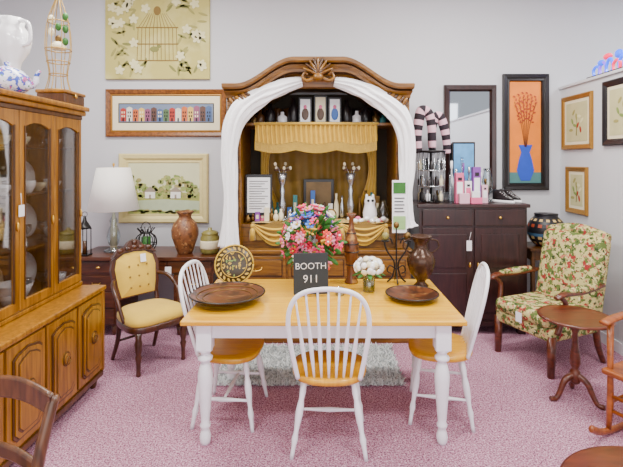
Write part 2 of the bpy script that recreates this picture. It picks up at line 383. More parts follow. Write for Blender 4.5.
def crown(prof,m,hw=HW):
    N=60
    def fn(u,v):
        x=-hw+2*hw*u; i=min(int(v*(len(prof)-1)+1e-6),len(prof)-1); dy,dz=prof[i]; return (x*(1+(-dy)*0.35 if dy<0.1 else 1),dy,2.19+rise(x)+dz)
    b.grid(fn,N,len(prof)-1,m,False)
crown([(0.05,-0.06),(0.03,-0.05),(0.02,0.0),(-0.01,0.015),(-0.01,0.045),(-0.03,0.055)],CROWN)
crown([(-0.03,0.055),(-0.022,0.068),(-0.05,0.078)],CROWND)
crown([(-0.05,0.078),(-0.055,0.10),(-0.085,0.125),(-0.10,0.135)],CROWN)
crown([(-0.10,0.135),(-0.085,0.143),(-0.115,0.152)],CROWND)
crown([(-0.115,0.152),(-0.13,0.165),(-0.135,0.195),(-0.11,0.205),(0.70,0.205),(0.70,0.0),(0.07,-0.0),(0.07,-0.06),(0.05,-0.06)],CROWN)
for k in range(61):
    x=-0.8+1.6*k/60; b.ell((x,-0.018,2.19+rise(x)+0.03),(0.010,0.012,0.011),CROWND,6,4)
for sx in (-1,1): b.box(*sorted((sx*0.80,sx*0.845)),0.0,0.70,2.13,2.39,CROWN)
for k in range(9):
    a=-1.15+2.3*k/8; L=0.12
    b.ell((sin(a)*L*0.55,-0.15,2.45+cos(a)*L*0.75),(0.015,0.03,0.085),CROWN if k%2==0 else CROWND,10,8,Ry(a))
b.ell((0,-0.155,2.44),(0.05,0.045,0.035),CROWN)
for sx in (-1,1):
    b.tube(catmull([(sx*0.04,-0.14,2.43),(sx*0.10,-0.14,2.41),(sx*0.14,-0.14,2.44),(sx*0.12,-0.14,2.48),(sx*0.09,-0.14,2.465)],4),[0.02,0.018,0.014,0.012,0.01],CROWN,8)
    for k in range(6):
        b.ell((sx*(0.79-0.03*k),-0.07,2.235+0.012*k),(0.02,0.02,0.042),CROWND if k%2 else CROWN,8,6,Ry(sx*(0.5+0.1*k)))
arm=b.finish((-0.035,4.17,0))
b=B('white_drape')
for sx in (-1,1):
    pts=catmull([(sx*0.15,-0.03,2.42),(sx*0.32,-0.04,2.375),(sx*0.53,-0.05,2.28),(sx*0.70,-0.06,2.15),(sx*0.79,-0.06,1.98),(sx*0.815,-0.05,1.7),(sx*0.80,-0.05,1.4),(sx*0.805,-0.05,1.15),(sx*0.815,-0.05,0.90 if sx<0 else 1.08)],8)
    b.tube(pts,[0.035,0.058,0.074,0.085,0.075,0.062,0.055,0.062,0.085],SHEER,72,sx=0.6,sy=1.0,lobes=9,la=0.2,ref=(0,1,0))
b.finish(parent=arm)
b=B('gold_drapery')
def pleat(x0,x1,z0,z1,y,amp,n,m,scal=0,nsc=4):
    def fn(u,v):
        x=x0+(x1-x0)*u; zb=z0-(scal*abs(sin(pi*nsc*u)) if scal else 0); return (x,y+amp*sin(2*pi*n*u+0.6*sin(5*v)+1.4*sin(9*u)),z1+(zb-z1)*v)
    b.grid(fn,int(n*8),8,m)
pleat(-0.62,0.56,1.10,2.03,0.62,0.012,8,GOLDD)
for sx in(-1,1):
    b.grid(lambda u,v,sx=sx:(sx*(0.60-0.20*u*(0.35+0.65*(1-sin(pi*min(1,v*1.15))*0.9))),0.50+0.02*sin(22*u+2*v),2.02-0.9*v),26,16,GOLDF)
pleat(-0.60,0.56,1.88,2.04,0.10,0.014,26,GOLDF,0.03,3)
def fringe(x0,x1,zt,y,L,m,sc,nsc):
    n=150
    for k in range(n):
        u=k/n; x=x0+(x1-x0)*u; z=zt-(sc*abs(sin(pi*nsc*u))); b.box(x-0.0025,x+0.0025,y-0.003,y+0.003,z-L,z,m)
fringe(-0.60,0.56,1.88,0.10,0.085,GOLDF,0.03,3)
b.tube([(-0.61,0.09,2.045),(0.57,0.09,2.045)],0.014,GOLDF,8)
for i in range(3):
    xa=-0.62+0.42*i
    def fn(u,v,xa=xa):
        x=xa+0.42*u; sag=(0.05+0.15*v)*sin(pi*u); return (x,0.085-0.02*sin(v*6*pi)*sin(pi*u)-0.012*v,1.10-0.03*v-sag*0.9)
    b.grid(fn,20,24,GOLDF)
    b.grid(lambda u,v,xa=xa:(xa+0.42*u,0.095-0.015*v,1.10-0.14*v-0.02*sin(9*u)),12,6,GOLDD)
for i in range(4): # tassels
    x=-0.62+0.42*i; b.ell((x,0.06,1.08),(0.018,0.018,0.022),GOLDF); b.lathe([(0.008,0),(0.022,-0.02),(0.028,-0.12),(0.001,-0.12)],(x,0.06,1.065),GOLDF,12,lobes=6,la=0.12)
b.grid(lambda u,v:(-0.64+1.26*u,0.09+0.3*v,1.10+0.006*sin(20*u)),40,6,GOLDF)
b.finish(parent=arm)
b=B('armoire_knickknacks')
SILV=mat('silver',C(200,205,210),0.2,0.9)
PINK=mat('pink_gloss',C(225,100,144),0.4); BLUEP=mat('blue_gloss',C(50,100,180),0.4); TEAL=mat('teal_gloss',C(44,120,120),0.4); PURP=mat('purple_gloss',C(130,66,160),0.4); REDP=mat('red_gloss',C(170,30,30),0.4)
INK=mat('ink',C(70,70,75),0.6)
for x in (-0.36,0.32):
    b.lathe([(0.05,0),(0.052,0.01),(0.015,0.03),(0.025,0.08),(0.035,0.16),(0.02,0.24),(0.03,0.30),(0.018,0.34),(0.04,0.40),(0.05,0.47),(0.045,0.47),(0.001,0.41)],(x,0.3,1.10),SILV,18)
    for k in range(5):
        a=k*1.257; b.tube(catmull([(x,0.3,1.5),(x+0.05*cos(a),0.3+0.05*sin(a),1.62),(x+0.08*cos(a),0.3+0.08*sin(a),1.62+0.04*(k%2))],4),0.003,SILV,5)
        b.ell((x+0.08*cos(a),0.3+0.08*sin(a),1.62+0.04*(k%2)),(0.015,0.015,0.02),CREAM,8,6)
        b.ell((x+0.06*cos(a+1),0.3+0.06*sin(a+1),1.60),(0.022,0.008,0.012),OAKD,8,6)
b.box(-0.71,-0.45,0.2,0.215,1.16,1.56,BLACKW,0.004); b.box(-0.69,-0.47,0.195,0.2,1.19,1.53,CERAM)
for k in range(12): b.box(-0.67,-0.49-0.03*(k%3),0.192,0.195,1.49-0.024*k,1.496-0.024*k,INK)
b.lathe([(0.05,0),(0.065,0.03),(0.07,0.09),(0.055,0.15),(0.05,0.17),(0.055,0.2),(0.045,0.235),(0.001,0.25)],(0.50,0.2,1.10),CERAM,20)
for sx in(-1,1): b.ell((0.50+sx*0.03,0.2,1.345),(0.014,0.012,0.025),CERAM); b.ell((0.50+sx*0.02,0.148,1.31),(0.014,0.008,0.014),BLACK)
MX=[PINK,BLUEP,CERAM,OLDBRASS,BLACKW,GLASSG,CREAM,TEAL,PURP,OAKD,SILV,OLDBRASS]
random.seed(21)
def trinket(x,y,z,h_,m):
    t=random.random()
    if t<0.3: b.box(x-0.022,x+0.024,y,y+0.03,z,z+h_,m,0.003); b.box(x-0.012,x+0.012,y-0.001,y,z+h_*0.3,z+h_*0.7,CREAM)
    elif t<0.7: b.lathe([(0.018,0),(0.026,h_*0.2),(0.024,h_*0.6),(0.01,h_*0.8),(0.013,h_),(0.001,h_)],(x,y,z),m,12)
    else: b.ell((x,y,z+h_*0.35),(0.026,0.022,h_*0.35),m,10,6); b.ell((x,y-0.004,z+h_*0.8),(0.014,0.014,h_*0.22),m,8,6)
for k in range(17): trinket(-0.68+0.045*k,0.17+0.04*(k%2),1.106,random.uniform(0.05,0.14),random.choice(MX))
for k in range(22):
    x=-0.66+0.06*k
    if abs(x+0.36)<0.05 or abs(x-0.32)<0.05: continue
    trinket(x,0.42,1.092,random.uniform(0.12,0.30),random.choice(MX))
b.lathe([(0.05,0),(0.06,0.03),(0.06,0.12),(0.03,0.16),(0.03,0.2),(0.001,0.2)],(0.64,0.3,1.10),GLASSG,16)
for k in range(14): b.ell((0.30+0.027*k,0.14+0.025*(k%2),1.118+0.02*(k%3==0)),(0.028,0.024,0.022),[CERAM,CREAM,CERAM,PINK][k%4],8,6)
b.box(-0.22,-0.02,0.25,0.36,1.107,1.16,OAKD,0.006); b.box(-0.21,-0.03,0.26,0.35,1.16,1.19,CREAM,0.004); b.box(-0.20,-0.05,0.265,0.345,1.191,1.215,REDP,0.004)
b.lathe([(0.001,0.0),(0.055,0.0),(0.058,0.02),(0.045,0.03),(0.001,0.03)],(0.12,0.25,1.165),OLDBRASS,20,Rx(pi/2)); b.disc(0.12,1.165,0.045,0.045,0.219,CREAM,20)
# framed picture leaning at the back
b.box(-0.16,0.16,0.54,0.56,1.095,1.50,BLACKW,0.004); b.box(-0.13,0.13,0.537,0.54,1.125,1.47,mat('leaning_print',C(120,96,60),0.6,var=0.5,scale=8))
for x,m,r,h in ((-0.64,OLDBRASS,0.04,0.10),(-0.58,OAKD,0.045,0.14),(-0.48,BLACKW,0.05,0.2),(-0.36,CERAM,0.05,0.12),(-0.25,BLACKW,0.05,0.26),(0.28,BLACKW,0.05,0.24),(0.38,CERAM,0.045,0.13),(0.47,BLACKW,0.05,0.19),(0.57,OLDBRASS,0.04,0.12),(0.64,TEAL,0.035,0.09)):
    b.lathe([(r*0.8,0),(r,0.02),(r,h*0.6),(r*0.4,h*0.75),(r*0.4,h),(0.001,h)],(x,0.3,2.056),m,14)
for x in (-0.53,-0.42,-0.31,0.33,0.43,0.52): b.lathe([(0.04,0),(0.05,0.05),(0.03,0.1),(0.055,0.16),(0.001,0.18)],(x,0.45,2.056),OAKD if x<0 else BLACKW,14)
for x,hh in ((-0.13,0.26),(0.02,0.28),(0.16,0.26)):
    b.box(x-0.065,x+0.065,0.25,0.27,2.056,2.056+hh,BLACKW,0.003); b.box(x-0.048,x+0.048,0.245,0.25,2.075,2.036+hh,CERAM if x!=0.02 else CREAM); b.ell((x,0.243,2.15),(0.035,0.004,0.06),OAKD if x<0.1 else BLUEP); b.ell((x,0.243,2.22),(0.017,0.004,0.02),PINK)
b.box(0.66,0.79,-0.16,-0.155,1.05,1.52,CERAM); b.box(0.67,0.78,-0.163,-0.16,1.40,1.50,GREEN)
b.box(0.67,0.78,-0.163,-0.16,1.08,1.20,mat('card_green',C(150,190,120),0.6))
for k in range(5): b.box(0.68,0.77-0.01*(k%2),-0.163,-0.16,1.235+0.03*k,1.245+0.03*k,INK)
b.finish(parent=arm)

# ------------------------------------------------------------ writing desk left and things on it
b=B('writing_desk')
b.box(-2.42,-1.0,4.30,4.86,0.735,0.77,DESKW,0.006)
b.box(-2.38,-1.04,4.34,4.84,0.60,0.734,DESKW)
for x0 in (-2.36,-1.92,-1.48):
    b.box(x0,x0+0.42,4.325,4.345,0.615,0.72,DESKW,0.004); b.ell((x0+0.21,4.315,0.667),(0.02,0.014,0.012),BRASS)
for x in (-2.36,-1.43):
    b.box(x,x+0.38,4.34,4.84,0.10,0.60,DESKW)
    for k in range(3):
        b.box(x+0.02,x+0.36,4.325,4.342,0.12+0.16*k,0.265+0.16*k,DESKW,0.004); b.tube([(x+0.15,4.325,0.2+0.16*k),(x+0.16,4.305,0.19+0.16*k),(x+0.22,4.305,0.19+0.16*k),(x+0.23,4.325,0.2+0.16*k)],0.004,BRASS,6)
    for lx in (x+0.04,x+0.34):
        for ly in (4.38,4.80): b.lathe([(0.015,0),(0.022,0.03),(0.028,0.10)],(lx,ly,0),DESKW,10)
b.box(-1.50,-1.44,4.295,4.299,0.60,0.68,CERAM)
b.finish()
b=B('table_lamp')
SHADE=mat('lamp_shade_linen',C(244,240,232),0.8,var=0.03,emit=0.25)
b.lathe([(0.09,0),(0.09,0.015),(0.04,0.03),(0.03,0.05),(0.05,0.08),(0.065,0.15),(0.05,0.22),(0.03,0.27),(0.04,0.31),(0.02,0.35),(0.012,0.38),(0.012,0.5),(0.001,0.5)],(0,0,0),GLASSG,20,lobes=8,la=0.05)
b.lathe([(0.245,0.42),(0.16,0.85),(0.157,0.85),(0.242,0.42)],(0,0,0),SHADE,36)
b.lathe([(0.035,0.0),(0.03,0.2),(0.012,0.35),(0.001,0.5)],(0,0,0.02),CREAM,16)
b.tube([(-0.16,0,0.84),(0.16,0,0.84)],0.003,BRASS,6); b.tube([(0,0,0.48),(0,0,0.86)],0.004,BRASS,6); b.ell((0,0,0.88),(0.012,0.012,0.02),BRASS)
b.tube([(0,-0.16,0.84),(0,0.16,0.84)],0.003,BRASS,6)
b.finish((-2.13,4.60,0.771))
b=B('candle_lantern')
for sx in(-1,1):
    for sy in(-1,1): b.tube([(sx*0.04,sy*0.04,0),(sx*0.04,sy*0.04,0.26)],0.005,BLACK,6)
b.box(-0.05,0.05,-0.05,0.05,0,0.015,BLACK); b.lathe([(0.07,0.26),(0.06,0.28),(0.02,0.34),(0.012,0.38),(0.001,0.39)],(0,0,0),BLACK,4); b.lathe([(0.02,0.016),(0.02,0.14),(0.001,0.14)],(0,0,0),OAKD,12)
b.tube([(0.025*cos(a),0,0.40+0.025*sin(a)) for a in [2*pi*k/12 for k in range(13)]],0.003,BLACK,6)
b.finish((-2.31,4.38,0.771))
b=B('wire_candle_basket')
for k in range(12):
    a=2*pi*k/12; b.tube(catmull([(0.05*cos(a),0.05*sin(a),0),(0.10*cos(a),0.10*sin(a),0.08),(0.09*cos(a),0.09*sin(a),0.16),(0.05*cos(a),0.05*sin(a),0.20),(0.085*cos(a),0.085*sin(a),0.25)],4),0.005,BLACK,6)
for z,r in ((0.005,0.05),(0.09,0.1),(0.2,0.05)): b.tube([(r*cos(2*pi*k/20),r*sin(2*pi*k/20),z) for k in range(21)],0.005,BLACK,6)
b.lathe([(0.045,0.006),(0.045,0.16),(0.001,0.16)],(0,0,0),GREEN,14); b.tube(catmull([(-0.05,0,0.2),(-0.04,0,0.28),(0,0,0.31),(0.04,0,0.28),(0.05,0,0.2)],4),0.004,BLACK,6)
b.finish((-1.76,4.5,0.771))
b=B('brown_patterned_vase')
VB=speck('terracotta_pattern',C(124,76,40),[(C(84,48,26),0.52,24),(C(180,134,82),0.58,26)],90,0.4,0.4,edge=0.12)
b.lathe([(0.07,0),(0.075,0.01),(0.10,0.08),(0.13,0.17),(0.133,0.23),(0.11,0.30),(0.075,0.335),(0.06,0.36),(0.065,0.385),(0.09,0.415),(0.082,0.42),(0.055,0.385),(0.045,0.36),(0.001,0.1)],(0,0,0),VB,28)
b.finish((-1.37,4.5,0.771))
b=B('ceramic_jar')
JG=mat('jar_glaze',C(132,124,64),0.35,var=0.3,scale=20)
b.lathe([(0.08,0),(0.092,0.02),(0.096,0.08),(0.092,0.16),(0.08,0.18),(0.082,0.19),(0.085,0.2),(0.06,0.22),(0.02,0.23),(0.02,0.25),(0.001,0.255)],(0,0,0),JG,24); b.lathe([(0.094,0.05),(0.0985,0.06),(0.0975,0.12),(0.094,0.13)],(0,0,0),CREAM,24)
b.finish((-1.12,4.5,0.771))

# ------------------------------------------------------------ wall pictures (back wall)
GILT=mat('gilt_frame',C(164,118,48),0.4,0.5,var=0.2,scale=30); FBROWN=wood('frame_brown',C(146,88,28),C(92,50,12),0.3,(20,3,20)); FBLK=mat('black_frame',C(24,20,22),0.35)
SAGE=speck('paint_sage',C(190,180,106),[(C(206,198,134),0.48,3),(C(164,156,92),0.58,5)],40,0.8,edge=0.2)
b=B('birdcage_painting')
b.box(-0.57,0.57,-0.035,0,-0.475,0.475,SAGE,0.003)
PW=mat('paint_petal',C(222,216,166),0.8); PG=mat('paint_leaf',C(156,150,84),0.8); PD=mat('paint_cage',C(130,104,50),0.8); PG2=mat('paint_leaf_dark',C(128,128,68),0.8)
y=-0.036
for k in range(11):
    x=-0.22+0.044*k; b.prism([(x-0.003,-0.28),(x+0.003,-0.28),(x*0.95+0.003,0.08),(x*0.45,0.24),(x*0.45-0.004,0.24),(x*0.95-0.003,0.08)],y-0.002,y,PD)
for z in (-0.28,-0.10,0.08): b.prism([(-0.23,z),(0.23,z),(0.23,z+0.012),(-0.23,z+0.012)],y-0.003,y,PD)
b.disc(0,0.27,0.04,0.05,y,PD); b.disc(-0.03,-0.15,0.05,0.03,y-0.003,PG2); b.disc(0.02,-0.12,0.02,0.018,y-0.003,PG2)
random.seed(7)
for k in range(90):
    side=random.random()
    if side<0.4: x=random.uniform(-0.54,-0.26); z=random.uniform(-0.43,0.43)
    elif side<0.75: x=random.uniform(0.26,0.54); z=random.uniform(-0.43,0.43)
    else: x=random.uniform(-0.5,0.5); z=random.uniform(0.28,0.44) if random.random()<0.4 else random.uniform(-0.44,-0.31)
    a=random.uniform(0,6)
    if k%4==0:
        for q in range(5): b.disc(x*0.93+0.026*cos(q*1.257+a),z*0.93+0.026*sin(q*1.257+a),0.03,0.019,y-0.0012*q-0.002,PW,10,0.0015,q*1.257+a)
    else: b.disc(x*0.93,z*0.93,0.055,0.014,y,random.choice([PG,PG2,PG]),10,0.0018,a)
b.finish((-1.80,4.950,3.06))
b=B('townhouse_panorama_print')
w,h=1.32,0.52
b.frame(w,h,[(0,0),(0,-0.03),(0.012,-0.04),(0.045,-0.03),(0.055,-0.02)],FBROWN); b.frame(w-0.105,h-0.105,[(0,-0.02),(0.01,-0.024),(0.02,-0.014)],GILT)
b.box(-w/2+0.05,w/2-0.05,-0.012,0,-h/2+0.05,h/2-0.05,CREAM); b.box(-0.525,0.525,-0.0135,-0.01,-0.108,0.108,FBLK); b.box(-0.515,0.515,-0.0145,-0.01,-0.098,0.098,mat('print_sky',C(110,125,150),0.6))
cols=[(170,50,40),(214,176,90),(70,96,140),(214,210,196),(140,76,106),(84,110,70),(196,100,50),(90,60,50)]
HM=[mat('house_%d'%i,C(*c),0.6,var=0.2,scale=40) for i,c in enumerate(cols)]
for k in range(15):
    x=-0.50+0.067*k; t=0.03+0.05*random.random(); b.prism([(x,-0.09),(x+0.062,-0.09),(x+0.062,t),(x+0.03,t+0.015),(x,t)],-0.017,-0.014,HM[(k*3)%8])
    for wz in (-0.045,-0.005):
        for wx in (0.012,0.036): b.prism([(x+wx,wz),(x+wx+0.012,wz),(x+wx+0.012,wz+0.022),(x+wx,wz+0.022)],-0.019,-0.017,FBLK if k%3 else CREAM)
    b.prism([(x+0.022,-0.09),(x+0.038,-0.09),(x+0.038,-0.055),(x+0.022,-0.055)],-0.019,-0.017,FBLK)
b.finish((-1.71,4.950,2.215))
b=B('landscape_painting')
w,h=0.98,0.76
FCR=mat('cream_gilt_frame',C(218,202,140),0.5,0.1,var=0.1,scale=20)
b.frame(w,h,[(0,0),(0,-0.03),(0.015,-0.045),(0.05,-0.04),(0.075,-0.02),(0.095,-0.022),(0.10,-0.012)],FCR)
SK=mat('paint_sky',C(212,212,170),0.7,var=0.1,scale=4); GR=mat('paint_grass',C(164,166,84),0.7,var=0.2,scale=10); LK=mat('paint_lake',C(182,194,160),0.5,var=0.12,scale=14)
TR=[mat('paint_tree_%d'%i,C(*c),0.7,var=0.25,scale=25) for i,c in enumerate([(150,162,90),(126,146,74),(174,176,104),(160,150,92)])]; HS=mat('paint_house',C(240,238,228),0.7); RF=mat('paint_roof',C(150,136,120),0.7)
b.box(-w/2+0.09,w/2-0.09,-0.012,0,-h/2+0.09,h/2-0.09,SK); b.box(-w/2+0.09,w/2-0.09,-0.0135,-0.01,-h/2+0.09,-0.05,GR); b.prism([(-0.39,-0.22),(-0.39,-0.14),(0.0,-0.12),(0.39,-0.14),(0.39,-0.24),(0.1,-0.26)],-0.0145,-0.013,LK)
random.seed(9)
for k in range(200):
    x=random.uniform(-0.37,0.37); hh=0.09+0.15*abs(sin(x*6+0.9)); z=-0.10+random.uniform(0,hh); b.disc(x,z,random.uniform(0.015,0.035),random.uniform(0.014,0.028),-0.0135-0.0005*(k%4),random.choice(TR),9,0.001)
for k in range(40):
    x=random.uniform(-0.36,0.36); b.disc(x,-0.26+random.uniform(-0.015,0.02),0.03,0.012,-0.0145,random.choice(TR),9,0.001)
for x in (-0.15,0.13): b.prism([(x-0.055,-0.11),(x+0.055,-0.11),(x+0.055,-0.04),(x-0.055,-0.04)],-0.020,-0.016,HS); b.prism([(x-0.07,-0.04),(x+0.07,-0.04),(x,0.02)],-0.0205,-0.016,RF); b.prism([(x-0.01,-0.11),(x+0.01,-0.11),(x+0.01,-0.07),(x-0.01,-0.07)],-0.0215,-0.02,RF)
b.finish((-1.735,4.950,1.39))
b=B('wall_mirror')
w,h=0.57,1.17
b.frame(w,h,[(0,0),(0,-0.04),(0.01,-0.05),(0.05,-0.045),(0.065,-0.02),(0.07,-0.015)],MAHOG); b.box(-w/2+0.065,w/2-0.065,-0.014,0,-h/2+0.065,h/2-0.065,MIRROR)
b.finish((1.62,4.950,1.935))
b=B('vase_flower_painting')
w,h=0.50,1.27
ORG=mat('paint_orange',C(232,124,14),0.6,var=0.3,scale=5); BLV=mat('paint_blue',C(30,72,190),0.5); STEM=mat('paint_stem',C(96,48,30),0.6); RFL=mat('paint_red',C(160,44,20),0.6); TEALP=mat('paint_teal',C(70,120,120),0.6,var=0.2)
b.frame(w,h,[(0,0),(0,-0.04),(0.01,-0.045),(0.04,-0.04),(0.05,-0.03),(0.07,-0.035),(0.08,-0.015)],FBLK); b.box(-w/2+0.07,w/2-0.07,-0.014,0,-h/2+0.07,h/2-0.07,ORG)
b.box(-w/2+0.075,w/2-0.075,-0.016,-0.01,-h/2+0.075,-0.44,TEALP)
b.prism([(-0.05,-0.53),(0.05,-0.53),(0.095,-0.42),(0.07,-0.30),(0.045,-0.22),(0.075,-0.14),(-0.075,-0.14),(-0.045,-0.22),(-0.07,-0.30),(-0.095,-0.42)],-0.02,-0.015,BLV)
for k in range(6):
    t=(k-2.5)/2.5; pts=catmull([(0.01*t,-0.02,-0.16),(0.05*t,-0.02,0.1),(0.12*t,-0.02,0.40-0.07*abs(t))],5); b.tube(pts,0.004,STEM,6,sx=0.5)
    for q in range(9): b.disc(0.12*t*(0.55+0.05*q)+0.012*cos(q*2),0.16-0.05*abs(t)+0.035*q,0.016,0.007,-0.02-0.0008*q,RFL,8,0.002,q*1.1)
b.finish((2.23,4.950,2.005))

BOT=mat('paint_cream_botanical',C(196,190,140),0.7,var=0.15,scale=10)
def smallpic(name,y0,y1,z0,z1,fm,fw=0.05):
    b=B(name); w=y1-y0;h=z1-z0
    b.frame(w,h,[(0,0),(0,-0.025),(0.01,-0.032),(fw*0.8,-0.022),(fw,-0.012)],fm); b.box(-w/2+fw*0.9,w/2-fw*0.9,-0.012,0,-h/2+fw*0.9,h/2-fw*0.9,CREAM)
    g=fw+0.03; b.box(-w/2+g,w/2-g,-0.014,-0.01,-h/2+g,h/2-g,BOT)
    for k in range(9): b.disc(((k*5)%9-4)*w*0.045,-0.08+0.045*(k%5),0.035,0.015,-0.015,[PG,RFL,TR[1],PW][k%4],10,0.001,k)
    b.tube([(0,-0.015,-h*0.25),(0.01,-0.015,0),(0,-0.015,h*0.15)],0.004,PG2,6,)
    b.finish((2.620,(y0+y1)/2,(z0+z1)/2),-pi/2)
smallpic('botanical_print',4.34,4.88,1.81,2.37,GILT)
smallpic('botanical_print',3.60,4.17,1.83,2.42,FBLK,0.06)
smallpic('botanical_print',4.42,4.80,1.15,1.63,GILT)
b=B('glass_neon_ornament')
BG=mat('blue_glow_glass',C(30,90,255),0.15,coat=0.5,emit=1.6); RG=mat('red_glow_glass',C(240,30,80),0.15,coat=0.5,emit=1.4); VG=mat('violet_glow_glass',C(130,80,240),0.15,emit=1.3)
b.box(-0.05,0.05,-0.36,0.22,0,0.018,BLACKW,0.004)
for k,(y0,m) in enumerate(((0.14,BG),(0.04,VG),(-0.06,BG),(-0.16,RG),(-0.24,BG),(-0.31,VG))):
    b.tube(catmull([(0,y0-0.05,0.02),(0,y0-0.055,0.08),(0,y0-0.01,0.11+0.02*(k%3)),(0,y0+0.04,0.08),(0,y0+0.03,0.02)],5),0.014,m,10)
b.ell((0,-0.04,0.17),(0.03,0.06,0.03),RG); b.ell((0,0.06,0.13),(0.028,0.04,0.03),BG); b.ell((0,-0.20,0.16),(0.03,0.05,0.04),BG)
b.finish((2.68,4.26,2.501))

# ------------------------------------------------------------ upholstered parlor chair (faces -Y local)
b=B('parlor_chair')
VIC=wood('victorian_walnut',C(84,42,20),C(48,24,10),0.3,(20,20,3))
ol=[]
for k in range(36):
    a=2*pi*k/36; cx=abs(cos(a))**0.6*(1 if cos(a)>0 else -1); sy=abs(sin(a))**0.6*(1 if sin(a)>0 else -1); ol.append((0.245*cx*(1-0.1*sy),0.235*sy))
b.stack(ol,[(1,0.335),(1.02,0.345),(1.02,0.375),(1,0.385)],VIC); b.stack(ol,[(0.98,0.385),(1.01,0.40),(1.0,0.43),(0.88,0.46),(0.6,0.475),(0.2,0.478)],YELF)
for sx in(-1,1):
    b.lathe([(0.014,0),(0.02,0.01),(0.016,0.03),(0.018,0.10),(0.026,0.15),(0.018,0.17),(0.026,0.20),(0.03,0.26),(0.022,0.29),(0.028,0.34)],(sx*0.2,-0.18,0),VIC,14)
    b.tube(catmull([(sx*0.19,0.28,0),(sx*0.18,0.2,0.2),(sx*0.175,0.19,0.38),(sx*0.18,0.235,0.6),(sx*0.19,0.29,0.84)],5),[0.015,0.019,0.02,0.018,0.017],VIC,8)
    b.tube(catmull([(sx*0.19,0.25,0.68),(sx*0.25,0.14,0.66),(sx*0.27,0.02,0.56),(sx*0.25,-0.05,0.40)],5),[0.014,0.017,0.017,0.014],VIC,8)
b.tube([(-0.18,0.24,0.16),(0.18,0.24,0.16)],0.011,VIC,8)
b.M=Matrix.Translation((0,0.19,0.47))@Matrix.Rotation(-0.20,4,'X')
outer=[(-0.15,0.06),(0.15,0.06),(0.17,0.15),(0.185,0.30),(0.165,0.38),(0.10,0.42),(0,0.43),(-0.10,0.42),(-0.165,0.38),(-0.185,0.30),(-0.17,0.15)]
b.prism([(x*1.18,z*1.06-0.014) for x,z in outer],-0.005,0.03,VIC)
def bk(u,v):
    i=u*len(outer); k=int(i)%len(outer); t=i-int(i); x=outer[k][0]*(1-t)+outer[(k+1)%len(outer)][0]*t; z=outer[k][1]*(1-t)+outer[(k+1)%len(outer)][1]*t
    return (x*v, -0.005-0.045*(1-v**3), 0.22+(z-0.22)*v)
b.grid(bk,44,8,YELF)
for x in(-0.08,0,0.08):
    for z in(0.13,0.22,0.31): b.ell((x,-0.05,z),(0.009,0.006,0.009),GOLDD,8,6)
b.prism([(-0.2,0.40),(-0.14,0.47),(-0.08,0.48),(-0.05,0.52),(0,0.54),(0.05,0.52),(0.08,0.48),(0.14,0.47),(0.2,0.40),(0.1,0.43),(0,0.44),(-0.1,0.43)],-0.02,0.03,VIC)
for x in(-0.13,-0.06,0,0.06,0.13): b.ell((x,-0.02,0.47-abs(x)*0.15),(0.03,0.014,0.022),VIC)
b.ell((0,-0.02,0.51),(0.025,0.018,0.03),VIC)
b.box(0.02,0.07,-0.062,-0.06,0.33,0.40,CERAM)
b.M=Matrix.Identity(4)
b.finish((-1.45,3.80,0),math.radians(50))

# ------------------------------------------------------------ dark chest right
b=B('mahogany_chest')
b.box(0.95,2.00,4.39,4.88,0.10,1.235,MAHOG); b.box(0.925,2.025,4.365,4.89,1.236,1.27,MAHOG,0.006); b.box(0.94,2.01,4.375,4.885,0.08,0.13,MAHOG,0.006)
for x in(1.0,1.95):
    for yv in(4.42,4.84): b.box(x-0.035,x+0.035,yv-0.035,yv+0.035,0,0.08,MAHOG,0.004)
for i in range(2):
    x0=0.975+0.51*i; b.box(x0,x0+0.49,4.372,4.392,1.06,1.22,MAHOG,0.006)
    b.box(x0,x0+0.49,4.372,4.392,0.15,1.04,MAHOG,0.004); b.box(x0+0.06,x0+0.43,4.364,4.374,0.22,0.60,MAHOG,0.006); b.box(x0+0.06,x0+0.43,4.364,4.374,0.65,0.98,MAHOG,0.006)
    b.ell((x0+0.245,4.36,1.14),(0.014,0.014,0.014),BRASS); b.ell((x0+(0.46 if i==0 else 0.03),4.362,0.68),(0.012,0.012,0.025),BRASS)
b.box(1.40,1.45,4.355,4.358,0.82,0.92,CERAM); b.tube([(1.425,4.357,0.92),(1.445,4.36,1.0)],0.002,CERAM,5)
b.finish()
b=B('striped_stocking_legs')
SB=mat('stocking_black',C(34,22,32),0.8); SP=mat('stocking_pale',C(222,176,190),0.8)
b.tube(catmull([(-0.13,0,0.50),(-0.145,0,0.66),(-0.135,0,0.80),(-0.10,0,0.93),(-0.03,0,0.90),(0.0,0,0.76),(0.01,0,0.56)],8),[0.036,0.045,0.052,0.056,0.05,0.045,0.036],SB,14,m2=SP,every=3)
b.tube(catmull([(0.03,0.08,0.50),(0.02,0.08,0.68),(0.04,0.08,0.84),(0.10,0.08,0.88),(0.15,0.08,0.76),(0.175,0.08,0.62),(0.18,0.08,0.50)],8),[0.036,0.044,0.05,0.052,0.048,0.042,0.036],SB,14,m2=SP,every=3)
b.lathe([(0.10,0),(0.10,0.012),(0.012,0.02),(0.012,0.50),(0.15,0.51),(0.15,0.525),(0.001,0.525)],(0.0,0.03,0),BLACK,24)
for z in (0.16,0.32): b.lathe([(0.001,z),(0.14,z),(0.14,z+0.008),(0.001,z+0.008)],(0.0,0.03,0),SILV,24)
for k in range(16):
    a=2*pi*k/16; b.tube([(0.14*cos(a),0.03+0.14*sin(a),0.0),(0.14*cos(a),0.03+0.14*sin(a),0.51)],0.003,SILV,6)
random.seed(31)
